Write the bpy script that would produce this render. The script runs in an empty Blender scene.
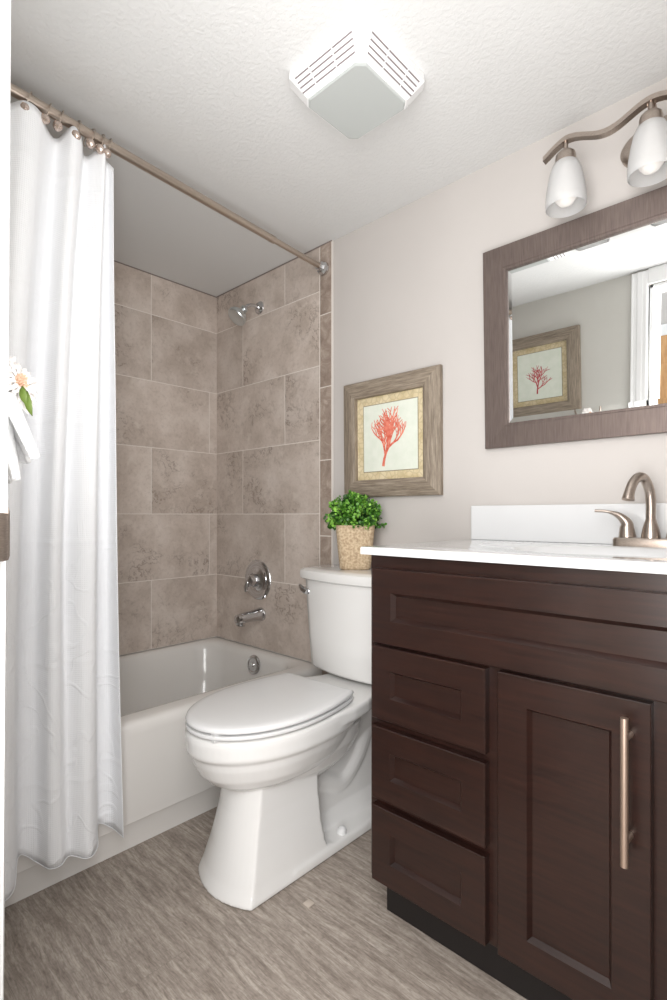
import bpy, bmesh, math, random
from mathutils import Vector, Matrix, noise
PI = math.pi
R = math.radians
sc = bpy.context.scene
COL = sc.collection
random.seed(7)

# ------------------------------------------------------------------ camera
cam_d = bpy.data.cameras.new('camera')
cam = bpy.data.objects.new('camera', cam_d)
COL.objects.link(cam)
cam.location = (2.285, -1.559, 1.0)
cam.rotation_euler = (R(90), 0, R(43.2))
cam_d.sensor_fit = 'VERTICAL'
cam_d.sensor_height = 24.0
cam_d.lens = 526.0 / 1000.0 * 24.0
cam_d.shift_y = 15.0 / 1000.0
cam_d.clip_start = 0.02
sc.camera = cam

# ------------------------------------------------------------------ light
w = bpy.data.worlds.new('world')
sc.world = w
w.use_nodes = True
bg = w.node_tree.nodes['Background']
bg.inputs[0].default_value = (0.93, 0.96, 1.0, 1)
bg.inputs[1].default_value = 1.0


def area_light(name, loc, target, sx, sy, power, col=(1, 1, 1)):
    l = bpy.data.lights.new(name, 'AREA')
    l.shape = 'RECTANGLE'
    l.size = sx
    l.size_y = sy
    l.energy = power
    l.color = col
    o = bpy.data.objects.new(name, l)
    COL.objects.link(o)
    o.location = loc
    d = Vector(target) - Vector(loc)
    o.rotation_euler = d.to_track_quat('-Z', 'Y').to_euler()
    return o


# daylight of the hallway falling in through the open doorway
area_light('hallway_daylight', (2.12, -1.68, 1.18), (0.80, -0.30, 0.85), 0.68, 1.6, 23, (1.0, 0.99, 0.98))
# flash bounced off the bathroom ceiling beside the door
area_light('bounce_light', (1.92, -1.10, 1.02), (1.75, -1.02, 2.115), 0.8, 0.5, 5.4, (1.0, 0.995, 0.99))
sc.view_settings.view_transform = 'Standard'
sc.view_settings.look = 'None'
sc.view_settings.exposure = 0.50
sc.view_settings.gamma = 1.0
sc.view_settings.use_curve_mapping = False


# ------------------------------------------------------------------ materials
def srgb(r, g, b):
    f = lambda c: (c / 255 / 12.92) if c / 255 <= 0.04045 else ((c / 255 + 0.055) / 1.055) ** 2.4
    return (f(r), f(g), f(b), 1)


class NT:
    def __init__(s, name):
        s.m = bpy.data.materials.new(name)
        s.m.use_nodes = True
        s.t = s.m.node_tree
        s.b = s.t.nodes['Principled BSDF']

    def n(s, typ, **kw):
        nd = s.t.nodes.new(typ)
        for k, v in kw.items():
            if k.startswith('_'):
                setattr(nd, k[1:], v)
            else:
                key = int(k[1:]) if k[0] == 'i' and k[1:].isdigit() else k.replace('_', ' ')
                if isinstance(v, bpy.types.NodeSocket):
                    s.t.links.new(v, nd.inputs[key])
                else:
                    nd.inputs[key].default_value = v
        return nd

    def link(s, a, b):
        s.t.links.new(a, b)

    def ramp(s, fac, stops):
        nd = s.t.nodes.new('ShaderNodeValToRGB')
        el = nd.color_ramp.elements
        while len(el) < len(stops):
            el.new(0.5)
        for e, (p, c) in zip(el, stops):
            e.position = p
            e.color = c if len(c) == 4 else (*c, 1)
        s.link(fac, nd.inputs[0])
        return nd.outputs[0]

    def mix(s, fac, a, b, mode='MIX'):
        nd = s.t.nodes.new('ShaderNodeMix')
        nd.data_type = 'RGBA'
        nd.blend_type = mode
        for v, k in ((fac, 0), (a, 6), (b, 7)):
            if isinstance(v, bpy.types.NodeSocket):
                s.link(v, nd.inputs[k])
            else:
                nd.inputs[k].default_value = v
        return nd.outputs[2]

    def bump(s, h, strength, dist=0.001, normal=None):
        nd = s.n('ShaderNodeBump', Height=h, Strength=strength, Distance=dist)
        if normal is not None:
            s.link(normal, nd.inputs['Normal'])
        return nd.outputs[0]

    def coords(s, scale=(1, 1, 1), rot=(0, 0, 0), loc=(0, 0, 0)):
        tc = s.n('ShaderNodeTexCoord')
        mp = s.n('ShaderNodeMapping', Vector=tc.outputs['Object'], Scale=scale, Rotation=rot, Location=loc)
        return mp.outputs[0]


def simple(name, col, rough=0.5, metal=0.0, spec=0.5, coat=0.0):
    t = NT(name)
    t.b.inputs['Base Color'].default_value = col
    t.b.inputs['Roughness'].default_value = rough
    t.b.inputs['Metallic'].default_value = metal
    t.b.inputs['Specular IOR Level'].default_value = spec
    t.b.inputs['Coat Weight'].default_value = coat
    t.b.inputs['Coat Roughness'].default_value = 0.05
    return t.m


def noisy(name, c1, c2, scale, rough=0.5, bump=0.0, bscale=None, metal=0.0, dist=0.001, stretch=(1, 1, 1)):
    t = NT(name)
    v = t.coords(stretch)
    nz = t.n('ShaderNodeTexNoise', Vector=v, Scale=scale, Detail=6.0)
    t.link(t.ramp(nz.outputs[0], [(0.35, c1), (0.65, c2)]), t.b.inputs['Base Color'])
    t.b.inputs['Roughness'].default_value = rough
    t.b.inputs['Metallic'].default_value = metal
    if bump:
        nb = t.n('ShaderNodeTexNoise', Vector=v, Scale=bscale or scale, Detail=6.0)
        t.link(t.bump(nb.outputs[0], bump, dist), t.b.inputs['Normal'])
    return t.m


M = {}
M['wall'] = noisy('wall_paint', srgb(197, 192, 188), srgb(200, 195, 191), 3, 0.75, 0.15, 160)
M['wall_grey'] = noisy('wall_paint_grey', srgb(204, 202, 196), srgb(208, 206, 200), 3, 0.75, 0.15, 160)


def ceiling_mat():
    t = NT('textured_ceiling_paint')
    t.b.inputs['Base Color'].default_value = srgb(220, 220, 219)
    t.b.inputs['Roughness'].default_value = 0.85
    v = t.coords()
    a = t.n('ShaderNodeTexNoise', Vector=v, Scale=85.0, Detail=3.0, Roughness=0.5)
    rp = t.ramp(a.outputs[0], [(0.42, (0, 0, 0)), (0.56, (1, 1, 1))])
    # the stretch above the bath is smooth
    sep = t.n('ShaderNodeSeparateXYZ', Vector=v)
    mk = t.n('ShaderNodeMapRange', Value=sep.outputs[0])
    mk.inputs[1].default_value = 0.72
    mk.inputs[2].default_value = 0.86
    mu = t.n('ShaderNodeMath', _operation='MULTIPLY', i0=rp, i1=mk.outputs[0])
    t.link(t.bump(mu.outputs[0], 0.20, 0.0025), t.b.inputs['Normal'])
    return t.m


M['ceiling'] = ceiling_mat()
M['trim'] = simple('white_trim_paint', srgb(240, 240, 240), 0.35)
M['ceramic'] = simple('white_ceramic', srgb(232, 231, 229), 0.12, coat=0.5)
M['acrylic'] = simple('white_bath_enamel', srgb(229, 226, 222), 0.16, coat=0.3)
M['seat'] = simple('white_seat_plastic', srgb(229, 229, 229), 0.22)
M['counter'] = simple('white_cultured_marble', srgb(222, 223, 224), 0.10, coat=0.5)
M['chrome'] = simple('chrome', (0.62, 0.62, 0.63, 1), 0.10, 1.0)
M['satin'] = simple('satin_chrome', (0.66, 0.70, 0.71, 1), 0.32, 1.0)
M['plastic'] = simple('white_plastic', srgb(238, 238, 238), 0.4)
M['dark'] = simple('slot_shade', srgb(128, 118, 120), 0.8)  # grey that stands for the shade inside the fan slots
M['black'] = simple('black_gap', srgb(25, 24, 24), 0.6)
M['rubber'] = simple('grey_bumper', srgb(215, 215, 215), 0.5)


def nickel_mat():
    t = NT('brushed_nickel')
    v = t.coords((60, 60, 400))
    nz = t.n('ShaderNodeTexNoise', Vector=v, Scale=3.0, Detail=3.0)
    t.link(t.ramp(nz.outputs[0], [(0.3, srgb(165, 153, 144)), (0.7, srgb(188, 176, 166))]), t.b.inputs['Base Color'])
    t.b.inputs['Metallic'].default_value = 1.0
    t.b.inputs['Roughness'].default_value = 0.28
    return t.m


M['nickel'] = nickel_mat()
M['rod'] = simple('rod_nickel', srgb(190, 177, 165), 0.30, 1.0)
M['handle'] = simple('satin_bronze_nickel', srgb(214, 192, 176), 0.42, 1.0)


def tile_mat():
    t = NT('travertine_porcelain_tile')
    tc = t.n('ShaderNodeTexCoord')
    at = t.n('ShaderNodeAttribute', _attribute_name='rnd')
    add = t.n('ShaderNodeVectorMath', _operation='MULTIPLY_ADD', i0=at.outputs['Vector'], i1=(7, 7, 7), i2=tc.outputs['Object'])
    v = add.outputs[0]
    warp = t.n('ShaderNodeTexNoise', Vector=v, Scale=5.0, Detail=5.0, Roughness=0.6)
    wv = t.n('ShaderNodeVectorMath', _operation='MULTIPLY_ADD', i0=warp.outputs['Color'], i1=(0.12, 0.12, 0.12), i2=v)
    # broad cloudy tone
    big = t.n('ShaderNodeTexNoise', Vector=wv.outputs[0], Scale=6.0, Detail=8.0, Roughness=0.6)
    base = t.ramp(big.outputs[0], [(0.33, srgb(188, 174, 163)), (0.52, srgb(207, 194, 184)), (0.7, srgb(221, 210, 201))])
    # fine speckle
    fine = t.n('ShaderNodeTexNoise', Vector=v, Scale=75.0, Detail=4.0, Roughness=0.7)
    fr = t.ramp(fine.outputs[0], [(0.32, (0.78, 0.76, 0.75)), (0.5, (1, 1, 1)), (0.7, (1.0, 1.0, 1.0))])
    base = t.mix(0.6, base, fr, 'MULTIPLY')
    # brecciated vein patches: contour lines of a warped noise, only inside blotches
    vein = t.n('ShaderNodeTexNoise', Vector=wv.outputs[0], Scale=13.0, Detail=7.0, Roughness=0.62)
    mul = t.n('ShaderNodeMath', _operation='MULTIPLY', i0=vein.outputs[0], i1=9.0)
    sn = t.n('ShaderNodeMath', _operation='SINE', i0=mul.outputs[0])
    s2 = t.n('ShaderNodeMath', _operation='MULTIPLY', i0=vein.outputs[0], i1=42.0)
    sn2 = t.n('ShaderNodeMath', _operation='SINE', i0=s2.outputs[0])
    line = t.ramp(sn2.outputs[0], [(0.62, (0, 0, 0)), (0.95, (1, 1, 1))])
    patch = t.n('ShaderNodeTexNoise', Vector=v, Scale=3.3, Detail=4.0, Roughness=0.6)
    pm = t.ramp(patch.outputs[0], [(0.51, (0, 0, 0)), (0.62, (0.85, 0.85, 0.85))])
    pmul = t.n('ShaderNodeMath', _operation='MULTIPLY', i0=line, i1=pm)
    pm2 = t.n('ShaderNodeMath', _operation='MULTIPLY', i0=pmul.outputs[0], i1=0.9)
    base = t.mix(pm2.outputs[0], base, srgb(142, 127, 116))
    p3 = t.n('ShaderNodeMath', _operation='MULTIPLY', i0=pm, i1=0.22)
    base = t.mix(p3.outputs[0], base, srgb(158, 143, 131))
    # pale thready clouding
    l2 = t.n('ShaderNodeTexNoise', Vector=wv.outputs[0], Scale=22.0, Detail=5.0)
    lr = t.ramp(l2.outputs[0], [(0.55, (0, 0, 0)), (0.72, (0.6, 0.6, 0.6))])
    base = t.mix(lr, base, srgb(217, 207, 197))
    # tone of each tile
    sx = t.n('ShaderNodeSeparateXYZ', Vector=at.outputs['Vector'])
    mr = t.n('ShaderNodeMapRange', Value=sx.outputs[0])
    mr.inputs[3].default_value = 0.93
    mr.inputs[4].default_value = 1.03
    cb = t.n('ShaderNodeCombineXYZ', i0=mr.outputs[0], i1=mr.outputs[0], i2=mr.outputs[0])
    base = t.mix(1.0, base, cb.outputs[0], 'MULTIPLY')
    t.link(base, t.b.inputs['Base Color'])
    t.b.inputs['Roughness'].default_value = 0.42
    t.link(t.bump(fine.outputs[0], 0.15, 0.001), t.b.inputs['Normal'])
    return t.m


M['tile'] = tile_mat()
M['bullnose'] = None
M['grout'] = noisy('pale_grout', srgb(226, 218, 210), srgb(232, 225, 218), 60, 0.9)


def bullnose_mat():
    t = NT('bullnose_tile')
    tc = t.n('ShaderNodeTexCoord')
    at = t.n('ShaderNodeAttribute', _attribute_name='rnd')
    add = t.n('ShaderNodeVectorMath', _operation='MULTIPLY_ADD', i0=at.outputs['Vector'], i1=(5, 5, 5), i2=tc.outputs['Object'])
    big = t.n('ShaderNodeTexNoise', Vector=add.outputs[0], Scale=16.0, Detail=9.0, Roughness=0.7, Distortion=0.6)
    t.link(t.ramp(big.outputs[0], [(0.3, srgb(134, 117, 106)), (0.5, srgb(164, 148, 136)), (0.72, srgb(202, 188, 176))]), t.b.inputs['Base Color'])
    t.b.inputs['Roughness'].default_value = 0.42
    return t.m


M['bullnose'] = bullnose_mat()


def floor_mat():
    t = NT('grey_wood_look_vinyl')
    v = t.coords()
    br = t.n('ShaderNodeTexBrick', Vector=v, Scale=1.0, Color1=(0, 0, 0, 1), Color2=(1, 1, 1, 1), Mortar=(0.5, 0.5, 0.5, 1))
    br.offset = 0.37
    br.inputs['Mortar Size'].default_value = 0.0008
    br.inputs['Mortar Smooth'].default_value = 0.3
    br.inputs['Brick Width'].default_value = 1.21
    br.inputs['Row Height'].default_value = 0.152
    off = t.n('ShaderNodeVectorMath', _operation='MULTIPLY_ADD', i0=br.outputs[0], i1=(3.1, 1.7, 0.9), i2=v)
    warp = t.n('ShaderNodeTexNoise', Vector=off.outputs[0], Scale=3.5, Detail=3.0)
    wv = t.n('ShaderNodeVectorMath', _operation='MULTIPLY_ADD', i0=warp.outputs['Color'], i1=(0.02, 0.035, 0.0), i2=off.outputs[0])
    st = t.n('ShaderNodeMapping', Vector=wv.outputs[0], Scale=(8, 75, 1))
    g = t.n('ShaderNodeTexNoise', Vector=st.outputs[0], Scale=1.0, Detail=8.0, Roughness=0.72)
    base = t.ramp(g.outputs[0], [(0.30, srgb(122, 111, 102)), (0.5, srgb(160, 149, 139)), (0.70, srgb(196, 186, 176))])
    st2 = t.n('ShaderNodeMapping', Vector=wv.outputs[0], Scale=(40, 230, 1))
    g2 = t.n('ShaderNodeTexNoise', Vector=st2.outputs[0], Scale=1.0, Detail=4.0, Roughness=0.7)
    fr = t.ramp(g2.outputs[0], [(0.33, (0.68, 0.66, 0.64)), (0.5, (1, 1, 1)), (0.7, (1.12, 1.12, 1.12))])
    base = t.mix(0.75, base, fr, 'MULTIPLY')
    sp = t.n('ShaderNodeTexNoise', Vector=off.outputs[0], Scale=95.0, Detail=4.0, Roughness=0.7)
    base = t.mix(0.5, base, t.ramp(sp.outputs[0], [(0.35, (0.74, 0.73, 0.72)), (0.55, (1.05, 1.05, 1.05))]), 'MULTIPLY')
    # dark cathedral streaks
    st3 = t.n('ShaderNodeMapping', Vector=wv.outputs[0], Scale=(3, 22, 1))
    g3 = t.n('ShaderNodeTexNoise', Vector=st3.outputs[0], Scale=1.3, Detail=2.0)
    m3 = t.n('ShaderNodeMath', _operation='MULTIPLY', i0=g3.outputs[0], i1=60.0)
    s3 = t.n('ShaderNodeMath', _operation='SINE', i0=m3.outputs[0])
    l3 = t.ramp(s3.outputs[0], [(0.75, (0, 0, 0)), (1.0, (0.28, 0.28, 0.28))])
    base = t.mix(l3, base, srgb(108, 96, 87))
    seam = t.n('ShaderNodeMath', _operation='MULTIPLY', i0=br.outputs['Fac'], i1=0.35)
    base = t.mix(seam.outputs[0], base, srgb(96, 86, 78))
    t.link(base, t.b.inputs['Base Color'])
    t.b.inputs['Roughness'].default_value = 0.5
    t.link(t.bump(g2.outputs[0], 0.25, 0.0012), t.b.inputs['Normal'])
    return t.m


M['floor'] = floor_mat()


def espresso_mat():
    t = NT('espresso_stained_wood')
    v = t.coords((4, 4, 55))
    g = t.n('ShaderNodeTexNoise', Vector=v, Scale=2.0, Detail=6.0, Roughness=0.6)
    base = t.ramp(g.outputs[0], [(0.3, srgb(30, 16, 13)), (0.7, srgb(48, 26, 20))])
    v2 = t.coords()
    s = t.n('ShaderNodeTexNoise', Vector=v2, Scale=55.0, Detail=2.0)
    sp = t.ramp(s.outputs[0], [(0.80, (0, 0, 0)), (0.83, (0.5, 0.5, 0.5))])
    base = t.mix(sp, base, srgb(150, 130, 120))
    t.link(base, t.b.inputs['Base Color'])
    t.b.inputs['Roughness'].default_value = 0.30
    t.b.inputs['Coat Weight'].default_value = 0.25
    t.b.inputs['Coat Roughness'].default_value = 0.2
    return t.m


M['espresso'] = espresso_mat()


def mirror_frame_mat():
    t = NT('dark_pewter_frame')
    v = t.coords((300, 40, 20))
    g = t.n('ShaderNodeTexNoise', Vector=v, Scale=1.0, Detail=4.0)
    t.link(t.ramp(g.outputs[0], [(0.3, srgb(104, 92, 88)), (0.7, srgb(122, 109, 103))]), t.b.inputs['Base Color'])
    t.b.inputs['Roughness'].default_value = 0.42
    t.b.inputs['Metallic'].default_value = 0.55
    return t.m


M['mframe'] = mirror_frame_mat()
M['mirror'] = simple('silvered_mirror', (0.93, 0.95, 0.95, 1), 0.0, 1.0)


def drift_mat(axis):
    t = NT('driftwood_frame_' + axis)
    v = t.coords((6, 60, 90) if axis == 'x' else (90, 60, 6))
    g = t.n('ShaderNodeTexNoise', Vector=v, Scale=2.0, Detail=8.0, Roughness=0.7)
    t.link(t.ramp(g.outputs[0], [(0.3, srgb(104, 92, 78)), (0.5, srgb(140, 127, 112)), (0.7, srgb(172, 160, 144))]), t.b.inputs['Base Color'])
    t.b.inputs['Roughness'].default_value = 0.6
    t.link(t.bump(g.outputs[0], 0.5, 0.002), t.b.inputs['Normal'])
    return t.m


M['driftx'] = drift_mat('x')
M['driftz'] = drift_mat('z')


def mat_board():
    t = NT('patterned_mat_board')
    v = t.coords()
    a = t.n('ShaderNodeTexVoronoi', Vector=v, Scale=48.0, _feature='DISTANCE_TO_EDGE')
    l = t.ramp(a.outputs[0], [(0.04, (1, 1, 1)), (0.14, (0, 0, 0))])
    b = t.n('ShaderNodeTexNoise', Vector=v, Scale=22.0, Detail=3.0)
    base = t.ramp(b.outputs[0], [(0.35, srgb(208, 190, 148)), (0.65, srgb(228, 214, 182))])
    li = t.n('ShaderNodeMath', _operation='MULTIPLY', i0=l, i1=0.5)
    t.link(t.mix(li.outputs[0], base, srgb(186, 170, 132)), t.b.inputs['Base Color'])
    t.b.inputs['Roughness'].default_value = 0.6
    return t.m


M['matboard'] = mat_board()
M['paper'] = noisy('pale_green_paper', srgb(222, 228, 214), srgb(230, 234, 222), 30, 0.7)
M['paperline'] = simple('mat_edge_line', srgb(150, 140, 118), 0.7)
M['coral'] = noisy('coral_red_ink', srgb(212, 92, 72), srgb(234, 142, 120), 60, 0.7)
M['coral2'] = noisy('crimson_ink', srgb(178, 62, 70), srgb(204, 92, 96), 60, 0.7)
M['cork'] = noisy('cork_pot', srgb(168, 144, 116), srgb(208, 188, 158), 130, 0.9, 0.8, 160, dist=0.003)
M['soil'] = simple('moss', srgb(40, 60, 22), 0.9)


def leaf_mat():
    t = NT('green_leaf')
    at = t.n('ShaderNodeAttribute', _attribute_name='rnd')
    sx = t.n('ShaderNodeSeparateXYZ', Vector=at.outputs['Vector'])
    t.link(t.ramp(sx.outputs[0], [(0.0, srgb(34, 76, 20)), (0.5, srgb(78, 134, 40)), (1.0, srgb(150, 204, 84))]), t.b.inputs['Base Color'])
    t.b.inputs['Roughness'].default_value = 0.45
    return t.m


M['leaf'] = leaf_mat()
M['petal'] = noisy('white_petal', srgb(222, 216, 212), srgb(232, 228, 224), 40, 0.6)
M['peach'] = simple('peach_centre', srgb(222, 186, 160), 0.7)
M['stemgreen'] = simple('flower_leaf_green', srgb(92, 112, 40), 0.5)
M['towel'] = noisy('white_terry', srgb(226, 226, 226), srgb(232, 232, 232), 90, 0.95, 0.7, 320, dist=0.002)


def curtain_mat():
    t = NT('white_waffle_curtain')
    tc = t.n('ShaderNodeTexCoord')
    v = t.n('ShaderNodeMapping', Vector=tc.outputs['UV'], Scale=(1, 1, 1)).outputs[0]
    sp = t.n('ShaderNodeSeparateXYZ', Vector=v)
    a = t.n('ShaderNodeMath', _operation='ADD', i0=sp.outputs[0], i1=sp.outputs[1])
    d = t.n('ShaderNodeMath', _operation='SUBTRACT', i0=sp.outputs[0], i1=sp.outputs[1])
    sa = t.n('ShaderNodeMath', _operation='SINE', i0=t.n('ShaderNodeMath', _operation='MULTIPLY', i0=a.outputs[0], i1=620.0).outputs[0])
    sd = t.n('ShaderNodeMath', _operation='SINE', i0=t.n('ShaderNodeMath', _operation='MULTIPLY', i0=d.outputs[0], i1=620.0).outputs[0])
    m = t.n('ShaderNodeMath', _operation='MULTIPLY', i0=sa.outputs[0], i1=sd.outputs[0])
    n1 = t.bump(m.outputs[0], 0.35, 0.0008)
    # soft crumples
    nz = t.n('ShaderNodeTexNoise', Vector=t.n('ShaderNodeMapping', Vector=tc.outputs['UV'], Scale=(5, 4.5, 1)).outputs[0], Scale=1.0, Detail=2.0, Distortion=0.8)
    mm = t.n('ShaderNodeMath', _operation='MULTIPLY', i0=nz.outputs[0], i1=30.0)
    ss = t.n('ShaderNodeMath', _operation='SINE', i0=mm.outputs[0])
    cr = t.ramp(ss.outputs[0], [(0.80, (0, 0, 0)), (1.0, (1, 1, 1))])
    # crumples live in the lower half
    mk = t.n('ShaderNodeMapRange', Value=sp.outputs[1])
    mk.inputs[1].default_value = 1.15
    mk.inputs[2].default_value = 0.55
    cm = t.n('ShaderNodeMath', _operation='MULTIPLY', i0=cr, i1=mk.outputs[0])
    n2 = t.bump(cm.outputs[0], 0.35, 0.004, n1)
    # packaging creases running across
    pz = t.n('ShaderNodeMath', _operation='PINGPONG', i0=sp.outputs[1], i1=0.155)
    ps = t.ramp(pz.outputs[0], [(0.0, (1, 1, 1)), (0.012, (0, 0, 0))])
    n3 = t.bump(ps, 0.4, 0.003, n2)
    t.link(n3, t.b.inputs['Normal'])
    t.b.inputs['Base Color'].default_value = srgb(240, 241, 243)
    t.b.inputs['Roughness'].default_value = 0.85
    t.b.inputs['Sheen Weight'].default_value = 0.2
    return t.m


M['curtain'] = curtain_mat()


def frosted_mat():
    t = NT('frosted_glass_shade')
    t.b.inputs['Base Color'].default_value = srgb(238, 238, 238)
    t.b.inputs['Roughness'].default_value = 0.35
    t.b.inputs['Transmission Weight'].default_value = 0.55
    t.b.inputs['IOR'].default_value = 1.2
    return t.m


M['frost'] = frosted_mat()


def bulb_mat():
    t = NT('bulb_glass')
    t.b.inputs['Base Color'].default_value = srgb(225, 222, 218)
    t.b.inputs['Roughness'].default_value = 0.3
    t.b.inputs['Emission Color'].default_value = (1, 0.93, 0.86, 1)
    t.b.inputs['Emission Strength'].default_value = 0.15
    return t.m


M['bulb'] = bulb_mat()
M['lens'] = simple('grey_fan_lens', srgb(184, 188, 186), 0.35)
M['oak'] = noisy('honey_oak', srgb(196, 148, 100), srgb(214, 168, 118), 12, 0.5, stretch=(8, 8, 1))


# ------------------------------------------------------------------ mesh builder
class MB:
    def __init__(s):
        s.v = []
        s.f = []
        s.mi = []
        s.a = []
        s.uv = {}

    def add(s, verts, faces, mi=0, a=None):
        o = len(s.v)
        s.v += [Vector(p) for p in verts]
        for f in faces:
            s.f.append([i + o for i in f])
            s.mi.append(mi)
            s.a.append(a or (0, 0, 0))
        return s

    def box(s, x0, x1, y0, y1, z0, z1, mi=0, a=None, bev=0.0):
        if bev <= 0:
            vs = [(x, y, z) for x in (x0, x1) for y in (y0, y1) for z in (z0, z1)]
            fs = [(0, 1, 3, 2), (4, 6, 7, 5), (0, 4, 5, 1), (2, 3, 7, 6), (0, 2, 6, 4), (1, 5, 7, 3)]
            return s.add(vs, fs, mi, a)
        bm = bmesh.new()
        bmesh.ops.create_cube(bm, size=1)
        for v in bm.verts:
            v.co = Vector(((x0 + x1) / 2 + v.co.x * (x1 - x0), (y0 + y1) / 2 + v.co.y * (y1 - y0), (z0 + z1) / 2 + v.co.z * (z1 - z0)))
        bmesh.ops.bevel(bm, geom=bm.edges[:], offset=bev, segments=2, profile=0.5, affect='EDGES')
        bm.verts.index_update()
        s.add([v.co.copy() for v in bm.verts], [[v.index for v in f.verts] for f in bm.faces], mi, a)
        bm.free()
        return s

    def loft(s, rings, cap0=True, cap1=True, mi=0, closed=True, a=None):
        n = len(rings[0])
        vs = [p for r in rings for p in r]
        fs = []
        for i in range(len(rings) - 1):
            for j in range(n if closed else n - 1):
                k = (j + 1) % n
                fs.append((i * n + j, i * n + k, (i + 1) * n + k, (i + 1) * n + j))
        if cap0:
            fs.append(list(range(n))[::-1])
        if cap1:
            fs.append([(len(rings) - 1) * n + j for j in range(n)])
        return s.add(vs, fs, mi, a)

    def lathe(s, prof, c=(0, 0, 0), axis=(0, 0, 1), n=32, cap0=True, cap1=True, mi=0):
        q = Vector((0, 0, 1)).rotation_difference(Vector(axis).normalized())
        rings = []
        for r, h in prof:
            rings.append([Vector(c) + q @ Vector((r * math.cos(2 * PI * k / n), r * math.sin(2 * PI * k / n), h)) for k in range(n)])
        return s.loft(rings, cap0, cap1, mi)

    def tube(s, pts, rad, n=14, cap=True, mi=0, flat=1.0, up=None):
        pts = [Vector(p) for p in pts]
        if not isinstance(rad, (list, tuple)):
            rad = [rad] * len(pts)
        rings = []
        t0 = (pts[1] - pts[0]).normalized()
        nrm = Vector(up) if up else (Vector((0, 0, 1)) if abs(t0.z) < 0.9 else Vector((1, 0, 0)))
        nrm = (nrm - t0 * nrm.dot(t0)).normalized()
        for i, p in enumerate(pts):
            if i == 0:
                t = t0
            elif i == len(pts) - 1:
                t = (pts[i] - pts[i - 1]).normalized()
            else:
                t = (pts[i + 1] - pts[i - 1]).normalized()
            nrm = (nrm - t * nrm.dot(t)).normalized()
            b = t.cross(nrm)
            rings.append([p + rad[i] * (math.cos(2 * PI * k / n) * nrm * flat + math.sin(2 * PI * k / n) * b) for k in range(n)])
        return s.loft(rings, cap, cap, mi)

    def build(s, name, mats, parent=None, smooth=True, angle=35, fix=True, tag_=None):
        me = bpy.data.meshes.new(name)
        off = Vector((0, 0, 0))
        p = parent
        while p is not None:
            off += p.location
            p = p.parent
        me.from_pydata([v - off for v in s.v], [], s.f)
        if not isinstance(mats, (list, tuple)):
            mats = [mats]
        for m in mats:
            me.materials.append(m)
        for p, i in zip(me.polygons, s.mi):
            p.material_index = i
        at = me.attributes.new('rnd', 'FLOAT_VECTOR', 'FACE')
        for i, a in enumerate(s.a):
            at.data[i].vector = a
        if fix:
            bm = bmesh.new()
            bm.from_mesh(me)
            bmesh.ops.recalc_face_normals(bm, faces=bm.faces[:])
            bm.to_mesh(me)
            bm.free()
        if smooth:
            for p in me.polygons:
                p.use_smooth = True
            try:
                me.set_sharp_from_angle(angle=R(angle))
            except Exception:
                pass
        me.update()
        o = bpy.data.objects.new(name, me)
        COL.objects.link(o)
        if parent:
            o.parent = parent
        return o


def empty(name, loc, label, cat, group=None):
    o = bpy.data.objects.new(name, None)
    o.empty_display_size = 0.05
    COL.objects.link(o)
    o.location = loc
    tag(o, label, cat, group)
    return o


def tag(o, label, cat, group=None):
    o['label'] = label
    o['category'] = cat
    if group:
        o['group'] = group
    return o


def struct(o):
    o['kind'] = 'structure'
    return o


def catmull(pts, per=8):
    pts = [Vector(p) for p in pts]
    P = [2 * pts[0] - pts[1]] + pts + [2 * pts[-1] - pts[-2]]
    out = []
    for i in range(1, len(P) - 2):
        for k in range(per):
            t = k / per
            a, b, c, d = P[i - 1], P[i], P[i + 1], P[i + 2]
            out.append(0.5 * ((2 * b) + (-a + c) * t + (2 * a - 5 * b + 4 * c - d) * t * t + (-a + 3 * b - 3 * c + d) * t ** 3))
    out.append(pts[-1])
    return out


def rrect(x0, x1, y0, y1, r, z, n=8):
    out = []
    for cx, cy, a0 in ((x1 - r, y1 - r, 0), (x0 + r, y1 - r, 90), (x0 + r, y0 + r, 180), (x1 - r, y0 + r, 270)):
        for k in range(n + 1):
            a = R(a0 + 90 * k / n)
            out.append(Vector((cx + r * math.cos(a), cy + r * math.sin(a), z)))
    return out


# ------------------------------------------------------------------ room shell
CH = 2.115        # ceiling height
YF = -1.40        # inner face of the doorway wall
XR = 2.62
struct(MB().box(-0.12, 3.2, -2.75, 0.12, -0.05, 0.0).build('floor', M['floor'], smooth=False))
struct(MB().box(-0.12, XR + .12, YF - .12, 0.12, CH, CH + 0.06).build('ceiling', M['ceiling'], smooth=False))
struct(MB().box(-0.12, XR + .12, 0.0, 0.12, 0.0, CH).build('wall_back', M['wall'], smooth=False))
struct(MB().box(-0.12, 0.0, YF, 0.0, 0.0, CH).build('wall_left', M['wall'], smooth=False))
struct(MB().box(XR, XR + .12, YF - .12, 0.0, 0.0, CH).build('wall_right', M['wall'], smooth=False))
DX0, DX1, DZ = 1.652, 2.46, 2.035
mb = MB()
mb.box(-0.12, DX0, YF - .12, YF, 0, CH)
mb.box(DX1, XR, YF - .12, YF, 0, CH)
mb.box(DX0, DX1, YF - .12, YF, DZ, CH)
struct(mb.build('wall_front', M['wall_grey'], smooth=False))
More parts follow.
